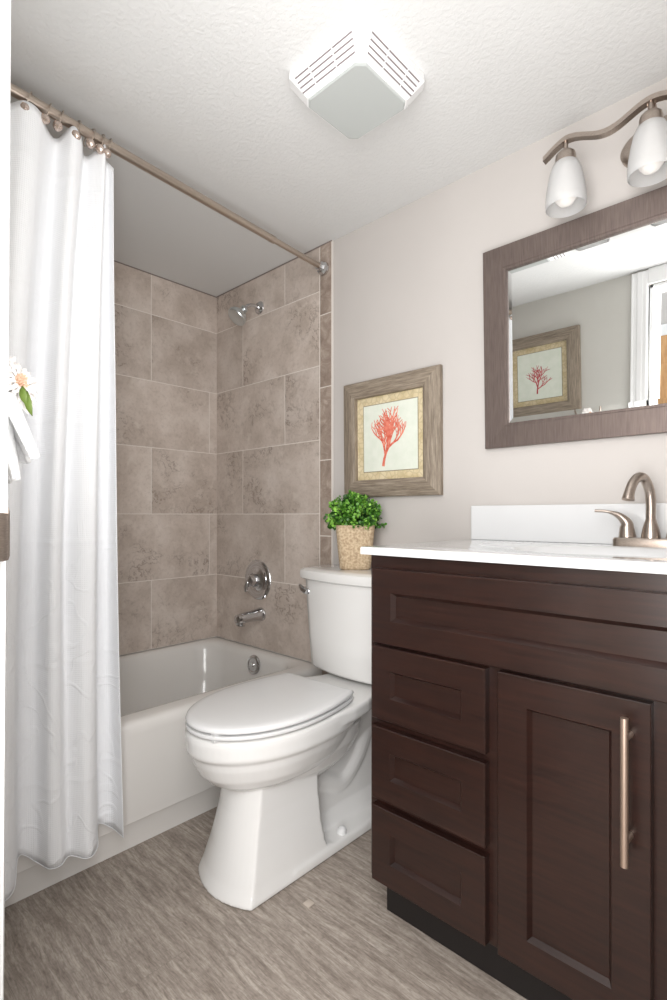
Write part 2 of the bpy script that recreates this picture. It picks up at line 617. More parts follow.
# hallway wall seen through the doorway in the mirror
struct(MB().box(0.2, 3.2, -2.55, -2.45, 0, 2.44).build('wall_hallway', M['wall'], smooth=False))
d2 = MB()
d2.box(0.98, 1.79, -2.45, -2.43, 0.0, 2.03)
for z0, z1 in ((.2, .9), (1.05, 1.85)):
    for x0, x1 in ((1.08, 1.34), (1.43, 1.69)):
        d2.box(x0, x1, -2.43, -2.422, z0, z1, bev=.004)
struct(d2.build('door_2', M['oak'], smooth=False))
mb = MB()
mb.box(0.91, 1.86, -2.45, -2.425, 2.03, 2.10, bev=.003)
mb.box(0.91, .98, -2.45, -2.425, 0, 2.03, bev=.003)
mb.box(1.79, 1.86, -2.45, -2.425, 0, 2.03, bev=.003)
struct(mb.build('trim_2', M['trim'], smooth=False))


# casing and jamb of the bathroom doorway
def casing_profile(x_in, x_out, y_face, z0, z1, mbx, sgn):
    # stepped moulding drawn across x, extruded in z
    wdt = x_out - x_in
    pr = [(0, 0), (0, .015), (.10, .018), (.30, .018), (.36, .020), (.62, .021), (.70, .017), (.86, .017), (.93, .021), (1, .021), (1, 0)]
    lo = [Vector((x_in + wdt * a, y_face + b * sgn, z0)) for a, b in pr]
    hi = [Vector((x_in + wdt * a, y_face + b * sgn, z1)) for a, b in pr]
    mbx.loft([lo, hi], True, True)


mb = MB()
casing_profile(DX0 - .006, DX0 - .076, YF, 0, DZ + .07, mb, 1)
casing_profile(DX1 + .006, DX1 + .076, YF, 0, DZ + .07, mb, 1)
casing_profile(DX0 - .006, DX0 - .076, YF - .12, 0, DZ + .07, mb, -1)
mb.box(DX0 - .006, DX1 + .006, YF, YF + .016, DZ + .004, CH - .002, bev=.003)
for v in mb.v:
    v.x += .024 * (v.z - 1.60)      # the door frame leans a little out of plumb
struct(mb.build('trim_1', M['trim'], smooth=False))
mb = MB()
mb.box(DX0 - .001, DX0 + .012, YF - .12, YF, 0, DZ)
mb.box(DX0 + .012, DX0 + .022, YF - .12, YF - .045, 0, DZ)
mb.box(DX1 - .012, DX1 + .001, YF - .12, YF, 0, DZ)
mb.box(DX0, DX1, YF - .12, YF, DZ - .012, DZ + .001)
for v in mb.v:
    v.x += .024 * (v.z - 1.60)
struct(mb.build('trim_3', M['trim'], smooth=False))

# strike plate on the jamb
t = empty('strike_plate', (DX0 + .012, YF - .01, .98), 'brushed nickel door strike plate with a curved lip on the white door jamb', 'door hardware')
mb = MB()
xj = DX0 + .0110
ys = [YF - .040, YF - .012, YF + .002, YF + .008, YF + .011]
xs = [xj, xj, xj, xj - .003, xj - .009]
lo, hi = [], []
prof = []
for k in range(9):
    a = k / 8
    prof.append(a)
outline = []
rings = []
for i, (x, y) in enumerate(zip(xs, ys)):
    inset = 0.0 if i < 3 else (0.001 if i == 3 else 0.005)
    rings.append([Vector((x, y, .952 + inset)), Vector((x + .0022, y + .0008, .952 + inset)), Vector((x + .0022, y + .0008, 1.009 - inset)), Vector((x, y, 1.009 - inset))])
mb.loft(rings)
mb.build('plate', M['nickel'], t)
for z in (.961, 1.000):
    mb = MB()
    mb.lathe([(0.004, 0), (.0035, .0012), (.001, .0016)], (xj + .002, YF - .026, z), (1, 0, 0), 12)
    mb.build('screw', M['nickel'], t)


# ------------------------------------------------------------------ tile surround
def tile_panel(name, plane, rows, mats, uv_lim, th=.007):
    """rows: list of (z0,z1,[cuts]) ; plane 'back' (y=0, along x) or 'left' (x=0, along -y)"""
    g = .0036
    mbx = MB()
    lo, hi = uv_lim
    zlo, zhi = rows[0][0], rows[-1][1]

    def bx(a0, a1, z0, z1, t0, t1, mi, a=None, bev=0):
        if plane == 'back':
            mbx.box(a0, a1, -t1, -t0, z0, z1, mi, a, bev)
        else:
            mbx.box(t0, t1, -a1, -a0, z0, z1, mi, a, bev)
    bx(lo, hi, zlo, zhi, 0.0, th - .0004, 1)
    for z0, z1, cuts in rows:
        cs = [lo] + cuts + [hi]
        for a0, a1 in zip(cs[:-1], cs[1:]):
            bx(a0 + g * .5, a1 - g * .5, z0 + g * .5, z1 - g * .5, th - .005, th, 0, (random.random(), random.random(), random.random()), .0006)
    return struct(mbx.build(name, mats, smooth=False))


ZR = [.380, .698, 1.005, 1.312, 1.620, 1.928, CH]
tile_panel('wall_tile_back', 'back', [
    (ZR[0], ZR[1], [.74]), (ZR[1], ZR[2], [.532]), (ZR[2], ZR[3], [.227]), (ZR[3], ZR[4], [.532]), (ZR[4], ZR[5], [.227]), (ZR[5], ZR[6], [.532])],
    [M['tile'], M['grout']], (0.0065, .7485))
b1, b2 = .05, .363
tile_panel('wall_tile_left', 'left', [
    (ZR[0], ZR[1], [b2, b2 + .61]), (ZR[1], ZR[2], [b1, b1 + .61, b1 + 1.22]), (ZR[2], ZR[3], [b2, b2 + .61]), (ZR[3], ZR[4], [b1, b1 + .61, b1 + 1.22]),
    (ZR[4], ZR[5], [b2, b2 + .61]), (ZR[5], ZR[6], [b2, b2 + .61])],
    [M['tile'], M['grout']], (0.0, 1.399))
zz = [.0, .31, .612, .914, 1.226, 1.526, 1.825, CH]
tile_panel('wall_tile_edge', 'back', [(a, b, []) for a, b in zip(zz[:-1], zz[1:])], [M['bullnose'], M['grout']], (.751, .818), .0085)
# white metal edge strip along the bullnose and caulk lines at ceiling
struct(MB().box(.818, .8225, -.008, -.0002, .0, CH - .0005, bev=.0015).build('trim_4', simple('edge_caulk', srgb(215, 209, 203), .5), smooth=False))
mb = MB()
mb.box(.0068, .82, -.0105, -.0068, CH - .004, CH - .0003)
mb.box(.0068, .0105, -1.399, -.0068, CH - .004, CH - .0003)
struct(mb.build('trim_5', simple('grey_caulk', srgb(136, 124, 120), .7), smooth=False))

# ------------------------------------------------------------------ bathtub
tub = empty('bathtub', (.38, -.7, 0), 'white built-in bathtub with stepped apron behind the toilet', 'bathtub')
mb = MB()
X1 = .768
Y0, Y1 = -1.399, -.009
XB = .008
rings = []
for x1, z, ins in ((X1 - .009, .0005, 0), (X1 - .009, .072, 0), (X1 - .007, .076, 0), (X1, .079, 0), (X1, .340, 0), (X1 - .001, .355, 0), (X1 - .006, .366, 0), (X1 - .016, .374, 0), (X1 - .03, .377, 0)):
    rings.append(rrect(XB, x1, Y0, Y1, .004, z, 8))
# rim then basin
for x0, x1, y0, y1, r, z in ((.028, .705, -1.37, -.030, .06, .3795), (.040, .690, -1.35, -.050, .10, .378), (.050, .678, -1.34, -.062, .11, .368),
                             (.057, .672, -1.33, -.070, .12, .345), (.075, .655, -1.27, -.082, .12, .22), (.095, .64, -1.2, -.10, .12, .12), (.13, .60, -1.15, -.14, .11, .075), (.22, .5, -1.0, -.25, .08, .068)):
    rings.append(rrect(x0, x1, y0, y1, r, z, 8))
mb.loft(rings, True, True)
mb.build('tub_body', M['acrylic'], tub, angle=50)
dr = MB()
dr.lathe([(.043, 0), (.043, .004), (.040, .009), (.032, .011), (.029, .008), (.010, .008), (.007, .012), (.001, .013)], (.400, -.074, .325), (0, -1, .12), 32)
dr.build('overflow_plate', M['chrome'], tub)
dr = MB()
dr.lathe([(.036, 0), (.034, .004), (.024, .005), (.022, .002), (.001, .002)], (.36, -.32, .069), (0, 0, 1), 28)
dr.build('drain', M['chrome'], tub)

# tub spout
t = empty('tub_spout', (.372, -.007, .535), 'chrome tub spout below the round shower valve', 'tub spout')
mb = MB()
secs = [(0, .034, 0), (.008, .034, 0), (.012, .031, 0), (.03, .030, -.001), (.07, .027, -.002), (.10, .026, -.004), (.124, .026, -.007), (.138, .023, -.009), (.145, .013, -.011)]
rings = []
for d, r, dz in secs:
    rings.append([Vector((.368 + r * math.cos(a), -.007 - d, .540 + dz + r * .92 * math.sin(a))) for a in [2 * PI * k / 24 for k in range(24)]])
mb.loft(rings)
mb.tube([(.368, -.124, .525), (.368, -.126, .503)], [.020, .020], 16)
mb.build('spout_body', M['chrome'], t)

# shower valve
t = empty('shower_valve', (.345, -.007, .700), 'round chrome shower valve trim with lever handle on the tiled wall', 'shower valve')
mb = MB()
C0 = (.345, -.0068, .697)
mb.lathe([(.093, 0), (.093, .003), (.088, .009), (.077, .012), (.070, .010), (.060, .010), (.050, .013), (.038, .018), (.034, .022), (.001, .024)], C0, (0, -1, 0), 48)
mb.build('escutcheon', M['chrome'], t)
mb = MB()
mb.lathe([(.030, .018), (.030, .045), (.026, .058), (.012, .064), (.001, .065)], C0, (0, -1, 0), 32)
mb.tube([(.345, -.052, .702), (.340, -.066, .690), (.334, -.070, .668), (.330, -.068, .648)], [.014, .013, .011, .007], 14)
mb.build('lever_handle', M['chrome'], t)

# shower head
t = empty('shower_head', (.356, -.007, 1.965), 'small chrome shower head on a short bent arm near the ceiling', 'shower head')
mb = MB()
mb.lathe([(.030, 0), (.030, .003), (.024, .010), (.014, .013), (.012, .016)], (.356, -.0068, 1.965), (0, -1, 0), 28)
mb.build('flange', M['chrome'], t)
mb = MB()
arm = catmull([(.356, -.008, 1.965), (.356, -.045, 1.966), (.355, -.075, 1.955), (.353, -.093, 1.935)], 6)
mb.tube(arm, .0085, 14)
mb.build('shower_arm', M['chrome'], t)
mb = MB()
ax = Vector((-.10, -.62, -.72)).normalized()
c0 = Vector((.353, -.092, 1.938))
mb.lathe([(.008, -.006), (.017, 0), (.018, .010), (.014, .014), (.016, .019), (.028, .030), (.040, .044), (.045, .054), (.045, .064), (.042, .068), (.038, .066), (.001, .065)], c0, ax, 32)
mb.build('head', M['satin'], t)

# ------------------------------------------------------------------ shower rod, rings, curtain
RX = lambda y: .779 + .0804 * (-y)
RZ = 2.01
t = empty('shower_rod', (.779, 0, RZ), 'brushed nickel tension shower rod across the bathtub', 'shower rod')
mb = MB()
mb.tube([(RX(-.02), -.02, RZ), (RX(-.31), -.31, RZ)], .0105, 18)
mb.build('thin_rod', M['rod'], t)
mb = MB()
mb.tube([(RX(-.30), -.30, RZ), (RX(-1.38), -1.38, RZ)], .0128, 18)
mb.lathe([(.0134, 0), (.0134, .02)], (RX(-.30), -.30, RZ), (RX(-1) - RX(0), -1, 0), 18)
mb.build('thick_rod', M['rod'], t)
mb = MB()
mb.lathe([(.027, 0), (.029, .006), (.028, .014), (.023, .024), (.015, .031), (.0108, .034)], (RX(0), -.0087, RZ), (0, -1, 0), 10)
mb.lathe([(.0145, .030), (.0145, .040)], (RX(0), -.0087, RZ), (0, -1, 0), 18)
mb.build('end_flange', [M['chrome']], t, angle=15)
mb = MB()
mb.lathe([(.029, 0), (.028, .014), (.015, .028)], (RX(-1.4), -1.3995, RZ), (0, 1, 0), 24)
mb.build('end_flange', M['chrome'], t)

hem = [(.868, -.898, .110), (.806, -.902, .112), (.800, -.938, .136), (.862, -.966, .112), (.884, -1.000, .108), (.846, -1.031, .112), (.862, -1.058, .108), (.852, -1.082, .106), (.806, -1.096, .108),
       (.798, -1.135, .140), (.876, -1.168, .110), (.892, -1.205, .104), (.85, -1.25, .112), (.80, -1.285, .13), (.87, -1.325, .11), (.84, -1.365, .11)]
topp = []
ty = [-.920, -.928, -.940, -.950, -.970, -.992, -1.012, -1.036, -1.062, -1.088, -1.114, -1.150, -1.195, -1.245, -1.30, -1.345]
io = [0, -1, -.3, 1, 0, -1, .8, 1, -1, -.2, 1, 1, -1, 1, -1, 0]
tz = [1.965, 1.985, 1.985, 2.005, 1.985, 1.968, 1.990, 2.005, 1.975, 1.972, 1.995, 2.000, 1.985, 2.02, 1.985, 1.985]
for y, s_, z in zip(ty, io, tz):
    topp.append((RX(y) + .020 * s_ + .002, y, z - .012))
mid = []
for i, (x, y, z) in enumerate(hem):
    mid.append((.5 * x + .5 * (RX(y) + .040 * io[i]), -.914 + (y + .898) * .92, 1.0))
PER = 14
hp, mp_, tp = catmull(hem, PER), catmull(mid, PER), catmull(topp, PER)
NV = 90
verts, faces, uvs = [], [], []
n = len(hp)
for j in range(NV + 1):
    v = j / NV
    for i in range(n):
        a, b, c = hp[i], mp_[i], tp[i]
        # quadratic-ish blend through hem, mid, top
        l0 = 2 * (v - .5) * (v - 1)
        l1 = -4 * v * (v - 1)
        l2 = 2 * v * (v - .5)
        # plan from blend, height linear
        px = a.x * l0 + b.x * l1 + c.x * l2
        py = a.y * l0 + b.y * l1 + c.y * l2
        pz = a.z + (c.z - a.z) * v
        nz = noise.noise(Vector((px * 9, py * 9, pz * 2.2)))
        px += .006 * nz * (4 * v * (1 - v)) ** .5
        # narrow gather at the top
        if v > .93:
            k = (v - .93) / .07
            px += -(c.x - RX(c.y)) * .15 * k
        verts.append((px, py, pz))
mbc = MB()
for j in range(NV):
    for i in range(n - 1):
        faces.append((j * n + i, j * n + i + 1, (j + 1) * n + i + 1, (j + 1) * n + i))
mbc.add(verts, faces)
cur = empty('shower_curtain', (.85, -1.1, 0), 'long white waffle-weave shower curtain gathered at the left of the rod', 'shower curtain')
cu = mbc.build('curtain_cloth', M['curtain'], cur, angle=180)
uvl = cu.data.uv_layers.new(name='UVMap')
# cloth coordinates: arc length across, height up
arc = [0]
for i in range(1, n):
    arc.append(arc[-1] + (mp_[i] - mp_[i - 1]).length * 1.15)
for poly in cu.data.polygons:
    for li in poly.loop_indices:
        vi = cu.data.loops[li].vertex_index
        uvl.data[li].uv = (arc[vi % n], cu.data.vertices[vi].co.z)
so = cu.modifiers.new('thickness', 'SOLIDIFY')
so.thickness = .0015
# stitched hem band along the bottom and the leading edge
mb = MB()
r0 = [Vector((verts[i][0] + .0012, verts[i][1], verts[i][2] + .0005)) for i in range(n)]
mb.tube(r0, .0009, 6)
mb.build('hem_seam', M['curtain'], cur)


def make_ring(name, y, tilt):
    t_ = empty(name, (RX(y), y, RZ), 'brushed nickel curtain ring hooked over the shower rod', 'curtain ring', 'shower curtain rings on the rod')
    m_ = MB()
    pts = []
    for k in range(29):
        a = R(250) - R(320) * k / 28
        pts.append((RX(y) + .023 * math.cos(a), y + tilt * math.sin(a) * .023, RZ - .009 + .025 * math.sin(a)))
    m_.tube(pts, .0015, 8)
    m_.build('ring_wire', M['rod'], t_)
    m_ = MB()
    m_.lathe([(.002, -.004), (.008, 0), (.0115, .006), (.012, .010), (.010, .015), (.005, .018), (.001, .019)], (RX(y) + .012, y - .002, RZ - .036), (.6, -.8, -.1), 20)
    m_.build('ring_ball', M['nickelball'], t_)
    return t_


M['nickelball'] = simple('pearled_nickel', srgb(206, 190, 180), 0.25, 0.8)
ring_y = [-.936, -.958, -.985, -1.022, -1.062, -1.092, -1.135, -1.19, -1.24, -1.29, -1.335, -1.365]
proto = make_ring('curtain_ring', ring_y[0], .3)
ring_labels = []
for k, y in enumerate(ring_y[1:]):
    r_ = proto.copy()
    COL.objects.link(r_)
    r_.location = (RX(y), y, RZ)
    r_.rotation_euler = (0, 0, R(random.uniform(-16, 16)))
    for ch in list(proto.children):
        c = ch.copy()
        COL.objects.link(c)
        c.parent = r_

# ------------------------------------------------------------------ towel and flower on the doorway wall
TX = 1.385
t = empty('towel_ring', (TX, YF, 1.29), 'brushed nickel towel ring fixed to the doorway wall behind the hand towel', 'towel ring')
mb = MB()
mb.lathe([(.026, 0), (.026, .008), (.012, .012), (.010, .045), (.012, .05)], (TX, YF, 1.29), (0, 1, 0), 24)
mb.build('wall_mount', M['nickel'], t)
mb = MB()
mb.tube([(TX + .062 * math.cos(2 * PI * k / 36), YF + .045, 1.228 + .062 * math.sin(2 * PI * k / 36)) for k in range(37)], .0045, 10, cap=False)
mb.build('ring', M['nickel'], t)


def towel_layer(z_top, z_bot, w_top, w_bot, y_top, y_bot, ph):
    nu, nv = 60, 40
    vs, fs = [], []
    for j in range(nv + 1):
        v = j / nv
        z = z_top + (z_bot - z_top) * v
        wd = w_top + (w_bot - w_top) * v ** .8
        for i in range(nu + 1):
            u = i / nu * 2 - 1
            fold = .010 * (1 - .5 * v) * math.cos(u * 9 + ph)
            bulge = (1 - u * u) * .012
            vs.append((TX + u * wd, y_top + (y_bot - y_top) * v + fold + bulge, z - .004 * math.cos(u * 6 + ph) * v))
    for j in range(nv):
        for i in range(nu):
            a = j * (nu + 1) + i
            fs.append((a, a + 1, a + nu + 2, a + nu + 1))
    return vs, fs


t = empty('hand_towel', (TX, YF + .06, 1.05), 'white hand towel hanging in folded layers beside the door casing', 'towel')
mb = MB()
mb.add(*towel_layer(1.178, 1.085, .050, .085, YF + .066, YF + .098, 0.4))
o = mb.build('front_layer', M['towel'], t, angle=180)
o.modifiers.new('thickness', 'SOLIDIFY').thickness = .005
mb = MB()
mb.add(*towel_layer(1.178, 1.052, .050, .080, YF + .050, YF + .070, 1.6))
o = mb.build('back_layer', M['towel'], t, angle=180)
o.modifiers.new('thickness', 'SOLIDIFY').thickness = .005

# flower tied to the towel
fx, fy, fz = 1.398, YF + .088, 1.196
t = empty('fabric_flower', (fx, fy, fz), 'white daisy-like fabric flower with peach centre and green leaves on the hand towel', 'flower')
mb = MB()
fax = Vector((.88, .38, .22)).normalized()
q = Vector((0, 0, 1)).rotation_difference(fax)
for ring, (cnt, L, lift, wd) in enumerate(((22, .044, -.002, .0044), (20, .039, .004, .004), (16, .030, .009, .0036), (12, .021, .012, .003))):
    for k in range(cnt):
        a = 2 * PI * (k + .37 * ring) / cnt + random.uniform(-.08, .08)
        dr_ = Vector((math.cos(a), math.sin(a), 0))
        tn = Vector((-math.sin(a), math.cos(a), 0))
        L2 = L * random.uniform(.88, 1.08)
        vs = []
        for s_, ww, hh in ((.12, .4, .2), (.45, .95, .6), (.75, 1.0, .75), (.93, .7, .5), (1.0, .12, .3)):
            c = dr_ * L2 * s_ + Vector((0, 0, lift * (.5 + hh)))
            vs += [c - tn * wd * ww, c + Vector((0, 0, .0016)), c + tn * wd * ww]
        vs = [Vector((fx, fy, fz)) + q @ v_ for v_ in vs]
        fs = []
        for i in range(4):
            for b in (0, 1):
                fs.append((i * 3 + b, i * 3 + b + 1, (i + 1) * 3 + b + 1, (i + 1) * 3 + b))
        mb.add(vs, fs)
mb.build('petals', M['petal'], t, angle=180)
mb = MB()
for k in range(60):
    a = random.uniform(0, 2 * PI)
    r = .008 * math.sqrt(random.random())
    c = Vector((fx, fy, fz)) + q @ Vector((r * math.cos(a), r * math.sin(a), .012))
    tip = c + q @ Vector((r * math.cos(a) * .4, r * math.sin(a) * .4, .007))
    mb.tube([c, tip], [.0014, .0009], 5)
mb.build('centre', M['peach'], t)


def leaf_blade(base, tip, wd, nrm):
    base, tip, nrm = Vector(base), Vector(tip), Vector(nrm)
    side = (tip - base).normalized().cross(nrm).normalized()
    up = side.cross((tip - base).normalized())
    vs = []
    pr = ((0, .12), (.2, .75), (.45, 1), (.7, .8), (.9, .35), (1, .05))
    for s_, ww in pr:
        c = base.lerp(tip, s_) + up * .006 * math.sin(PI * s_)
        vs += [c - side * wd * ww, c - up * .002, c + side * wd * ww]
    fs = []
    for i in range(len(pr) - 1):
        for b in (0, 1):
            fs.append((i * 3 + b, i * 3 + b + 1, (i + 1) * 3 + b + 1, (i + 1) * 3 + b))
    return vs, fs


for (b_, e_) in (((fx + .022, fy + .010, fz - .012), (fx + .020, fy + .018, fz - .048)), ((fx + .024, fy + .004, fz - .006), (fx + .022, fy + .010, fz - .034))):
    mb = MB()
    mb.add(*leaf_blade(b_, e_, .0055, (.8, -.6, 0)))
    o = mb.build('leaf', M['stemgreen'], t, angle=180)
    o.modifiers.new('thickness', 'SOLIDIFY').thickness = .001

# ------------------------------------------------------------------ toilet
TC = 1.095
toi = empty('toilet', (TC, -.45, 0), 'white two-piece elongated toilet between bathtub and vanity', 'toilet')


def egg(z, a, yf, yb, ym, n=64, pf=2.0, pb=2.6, xc=TC):
    """closed egg outline: half width a, front tip yf, back yb, widest at ym"""
    out = []
    for k in range(n):
        th = 2 * PI * k / n
        s, c = math.sin(th), math.cos(th)
        p = pf if c > 0 else pb
        x = a * math.copysign(abs(s) ** (2 / p), s)
        y = ym + (yf - ym) * abs(c) ** (2 / p) if c > 0 else ym + (yb - ym) * abs(c) ** (2 / p)
        out.append(Vector((xc + x, y, z)))
    return out


mb = MB()
# bowl with rim band
mb.loft([egg(.250, .070, -.690, -.40, -.57), egg(.262, .098, -.722, -.37, -.57), egg(.285, .133, -.762, -.34, -.57), egg(.31, .152, -.786, -.31, -.57), egg(.345, .166, -.803, -.29, -.565),
         egg(.366, .171, -.810, -.28, -.56), egg(.371, .176, -.816, -.27, -.56), egg(.378, .180, -.821, -.26, -.56), egg(.415, .181, -.823, -.25, -.56), egg(.427, .178, -.820, -.25, -.56), egg(.4305, .168, -.81, -.25, -.56)])
# rear deck under the tank, narrowing forwards into the rim
deck = []
for z, gx in ((.385, -.012), (.395, 0), (.425, 0), (.4315, -.006)):
    pts = []
    half = [(.176, -.47), (.174, -.38), (.160, -.30), (.128, -.22), (.122, -.15), (.145, -.06), (.140, -.03)]
    rt = [Vector((TC + w_ + gx, y, z)) for w_, y in half]
    lf = [Vector((TC - w_ - gx, y, z)) for w_, y in half][::-1]
    deck.append(rt + lf)
mb.loft(deck)
# lower sump that bulges under the rim towards the rear
mb.loft([egg(.205, .050, -.58, -.36, -.47), egg(.225, .085, -.62, -.31, -.47), egg(.26, .118, -.65, -.27, -.47), egg(.31, .140, -.68, -.24, -.47), egg(.36, .150, -.70, -.23, -.47)])
# pedestal


def ped(z, wf, wb, yc, bulge, yb):
    """front corners (+-wf, yc), a bulging front between them, straight sides to the rear"""
    out = []
    nf = 14
    for k in range(nf + 1):
        u = -1 + 2 * k / nf
        out.append(Vector((PC + u * wf, yc - bulge * (1 - u * u), z)))
    for k in range(1, 7):
        f = k / 6
        out.append(Vector((PC + wf + (wb - wf) * f, yc + (yb - yc) * f, z)))
    for k in range(1, 7):
        f = k / 6
        out.append(Vector((PC + wb - 2 * wb * f, yb, z)))
    for k in range(1, 6):
        f = k / 6
        out.append(Vector((PC - wb + (wb - wf) * f, yb + (yc - yb) * f, z)))
    return out


PC = 1.108
mb.loft([ped(0.0006, .121, .122, -.738, .037, -.34), ped(.010, .121, .121, -.736, .037, -.34), ped(.04, .113, .114, -.725, .036, -.455), ped(.10, .102, .106, -.708, .036, -.465),
         ped(.15, .094, .100, -.696, .036, -.468), ped(.20, .089, .096, -.685, .036, -.470), ped(.245, .087, .095, -.678, .036, -.472), ped(.285, .086, .095, -.674, .036, -.472)])
# base flange
mb.loft([rrect(PC - .122, PC + .122, -.60, -.035, .02, .0006, 4), rrect(PC - .121, PC + .121, -.60, -.036, .02, .024, 4), rrect(PC - .116, PC + .116, -.60, -.04, .02, .032, 4)])
# trapway and rear column
trap = catmull([(PC - .01, -.50, .25), (PC - .01, -.38, .17), (PC - .01, -.30, .14), (PC - .01, -.22, .20), (PC - .01, -.16, .29), (PC - .01, -.12, .24), (PC - .01, -.11, .12), (PC - .01, -.11, .01)], 6)
mb.tube(trap, [.058] * len(trap), 24)
mb.loft([rrect(PC - .070, PC + .070, -.46, -.05, .03, .01, 5), rrect(PC - .040, PC + .040, -.46, -.05, .03, .08, 5), rrect(PC - .036, PC + .036, -.46, -.05, .03, .25, 5), rrect(PC - .09, PC + .09, -.35, -.04, .03, .40, 5)])
bowl = mb.build('bowl', M['ceramic'], toi, angle=180)
rm = bowl.modifiers.new('merge', 'REMESH')
rm.mode = 'VOXEL'
rm.voxel_size = .0038
rm.use_smooth_shade = True
sm = bowl.modifiers.new('soften', 'SMOOTH')
sm.factor = .5
sm.iterations = 7


# seat and lid
def seatring(z, g, yb=-.345):
    pts = egg(z, .179 + g, -.824 - g, -.215, -.56, 120, 2.05, 2.0, TC - .008)
    for p in pts:
        p.y = min(p.y, yb + g)
        dx, dy = p.x - 1.085, p.y + .345
        p.x, p.y = 1.085 + dx * math.cos(R(2.4)) - dy * math.sin(R(2.4)), -.345 + dx * math.sin(R(2.4)) + dy * math.cos(R(2.4))
    return pts


mb = MB()
mb.loft([seatring(.4352, -.070), seatring(.4352, -.012), seatring(.4365, -.002), seatring(.441, 0), seatring(.4455, -.002), seatring(.4465, -.012), seatring(.4465, -.070)])
mb.build('seat', M['seat'], toi, angle=50)
mb = MB()
mb.loft([seatring(.4510, -.070), seatring(.4510, -.012), seatring(.4522, -.002), seatring(.4560, -.0005), seatring(.4615, -.003), seatring(.4650, -.010), seatring(.4670, -.025), seatring(.469, -.06), seatring(.4702, -.11)])
mb.build('lid', M['seat'], toi, angle=50)
for sx in (-1, 1):
    mb = MB()
    mb.box(TC - .010 + sx * .075 - .018, TC - .010 + sx * .075 + .018, -.352, -.322, .431, .452, bev=.005)
    mb.build('hinge', M['seat'], toi)
for z0, z1, xb in ((.4460, .4516, 1.168), (.4298, .4360, 1.176)):
    mb = MB()
    e = min((p for p in seatring(.45, -.003)), key=lambda p: (p.x - xb) ** 2 + (p.y + .82) ** 2)
    mb.box(e.x - .007, e.x + .007, e.y - .0005, e.y + .018, z0, z1)
    mb.build('bumper', M['rubber'], toi)


def tank_ring(z, w_, yb, yf, bow, n=20, r=.03):
    """back straight at yb, front bowed out by bow"""
    out = []
    for k in range(n + 1):
        u = -1 + 2 * k / n
        # soften the front corners
        e = max(0, (abs(u) - .86) / .14)
        out.append(Vector((TC + u * w_, yf - bow * (1 - u * u) + r * e * e, z)))
    out.append(Vector((TC + w_, yb - .02, z)))
    out.append(Vector((TC + w_ - .012, yb, z)))
    out.append(Vector((TC - w_ + .012, yb, z)))
    out.append(Vector((TC - w_, yb - .02, z)))
    return out


mb = MB()
mb.loft([tank_ring(.440, .185, -.04, -.18, .03), tank_ring(.446, .207, -.03, -.195, .034), tank_ring(.456, .214, -.025, -.200, .036), tank_ring(.56, .222, -.024, -.205, .036), tank_ring(.67, .231, -.024, -.208, .036), tank_ring(.766, .238, -.024, -.210, .036)])
mb.build('tank', M['ceramic'], toi, angle=40)
mb = MB()
mb.loft([tank_ring(.7655, .248, -.018, -.216, .038, r=.05), tank_ring(.771, .255, -.014, -.222, .040, r=.05), tank_ring(.786, .257, -.012, -.224, .040, r=.05), tank_ring(.799, .255, -.014, -.222, .040, r=.05), tank_ring(.805, .247, -.022, -.214, .038, r=.05), tank_ring(.807, .227, -.04, -.195, .03, r=.05)])
mb.build('tank_lid', M['ceramic'], toi, angle=40)
mb = MB()
mb.lathe([(.011, 0), (.011, .008), (.007, .012)], (.900, -.212, .722), (0, -1, 0), 16)
mb.tube([(.904, -.230, .720), (.886, -.232, .727), (.862, -.226, .741)], [.0105, .0105, .006], 12)
mb.build('flush_lever', M['chrome'], toi)
for sx in (1, -1):
    mb = MB()
    mb.lathe([(.0155, 0), (.015, .008), (.011, .017), (.003, .021)], (PC + sx * .096, -.372, .031), (sx * .35, 0, 1), 20)
    mb.build('bolt_cap', M['seat'], toi)

# supply valve behind the toilet
t = empty('supply_valve', (.925, 0, .13), 'small chrome water supply valve low on the wall behind the toilet', 'valve')
mb = MB()
mb.lathe([(.026, 0), (.024, .004), (.010, .006), (.008, .05)], (.925, -.0088, .15), (0, -1, 0), 20)
mb.lathe([(.011, -.012), (.012, 0), (.011, .022)], (.925, -.058, .15), (0, 0, 1), 16)
mb.build('valve_body', M['chrome'], t)
mb = MB()
mb.lathe([(.005, 0), (.016, .012), (.016, .018), (.006, .02)], (.925, -.058, .15), (0, -1, 0), 12)
mb.build('valve_knob', M['chrome'], t)
mb = MB()
mb.tube(catmull([(.925, -.058, .172), (.918, -.06, .25), (.918, -.07, .35), (.925, -.09, .438)], 6), .005, 10)
mb.build('supply_hose', M['rod'], t)

# ------------------------------------------------------------------ potted plant on the tank
px_, py_ = 1.044, -.125
t = empty('potted_plant', (px_, py_, .807), 'small potted green plant in a tan cork-textured pot on the toilet tank', 'plant')


def sq(z, h, r, n=6):
    return rrect(px_ - h, px_ + h, py_ - h, py_ + h, r, z, n)


def rot_ring(r_, a=R(43)):
    return [Vector((px_ + (p.x - px_) * math.cos(a) - (p.y - py_) * math.sin(a), py_ + (p.x - px_) * math.sin(a) + (p.y - py_) * math.cos(a), p.z)) for p in r_]


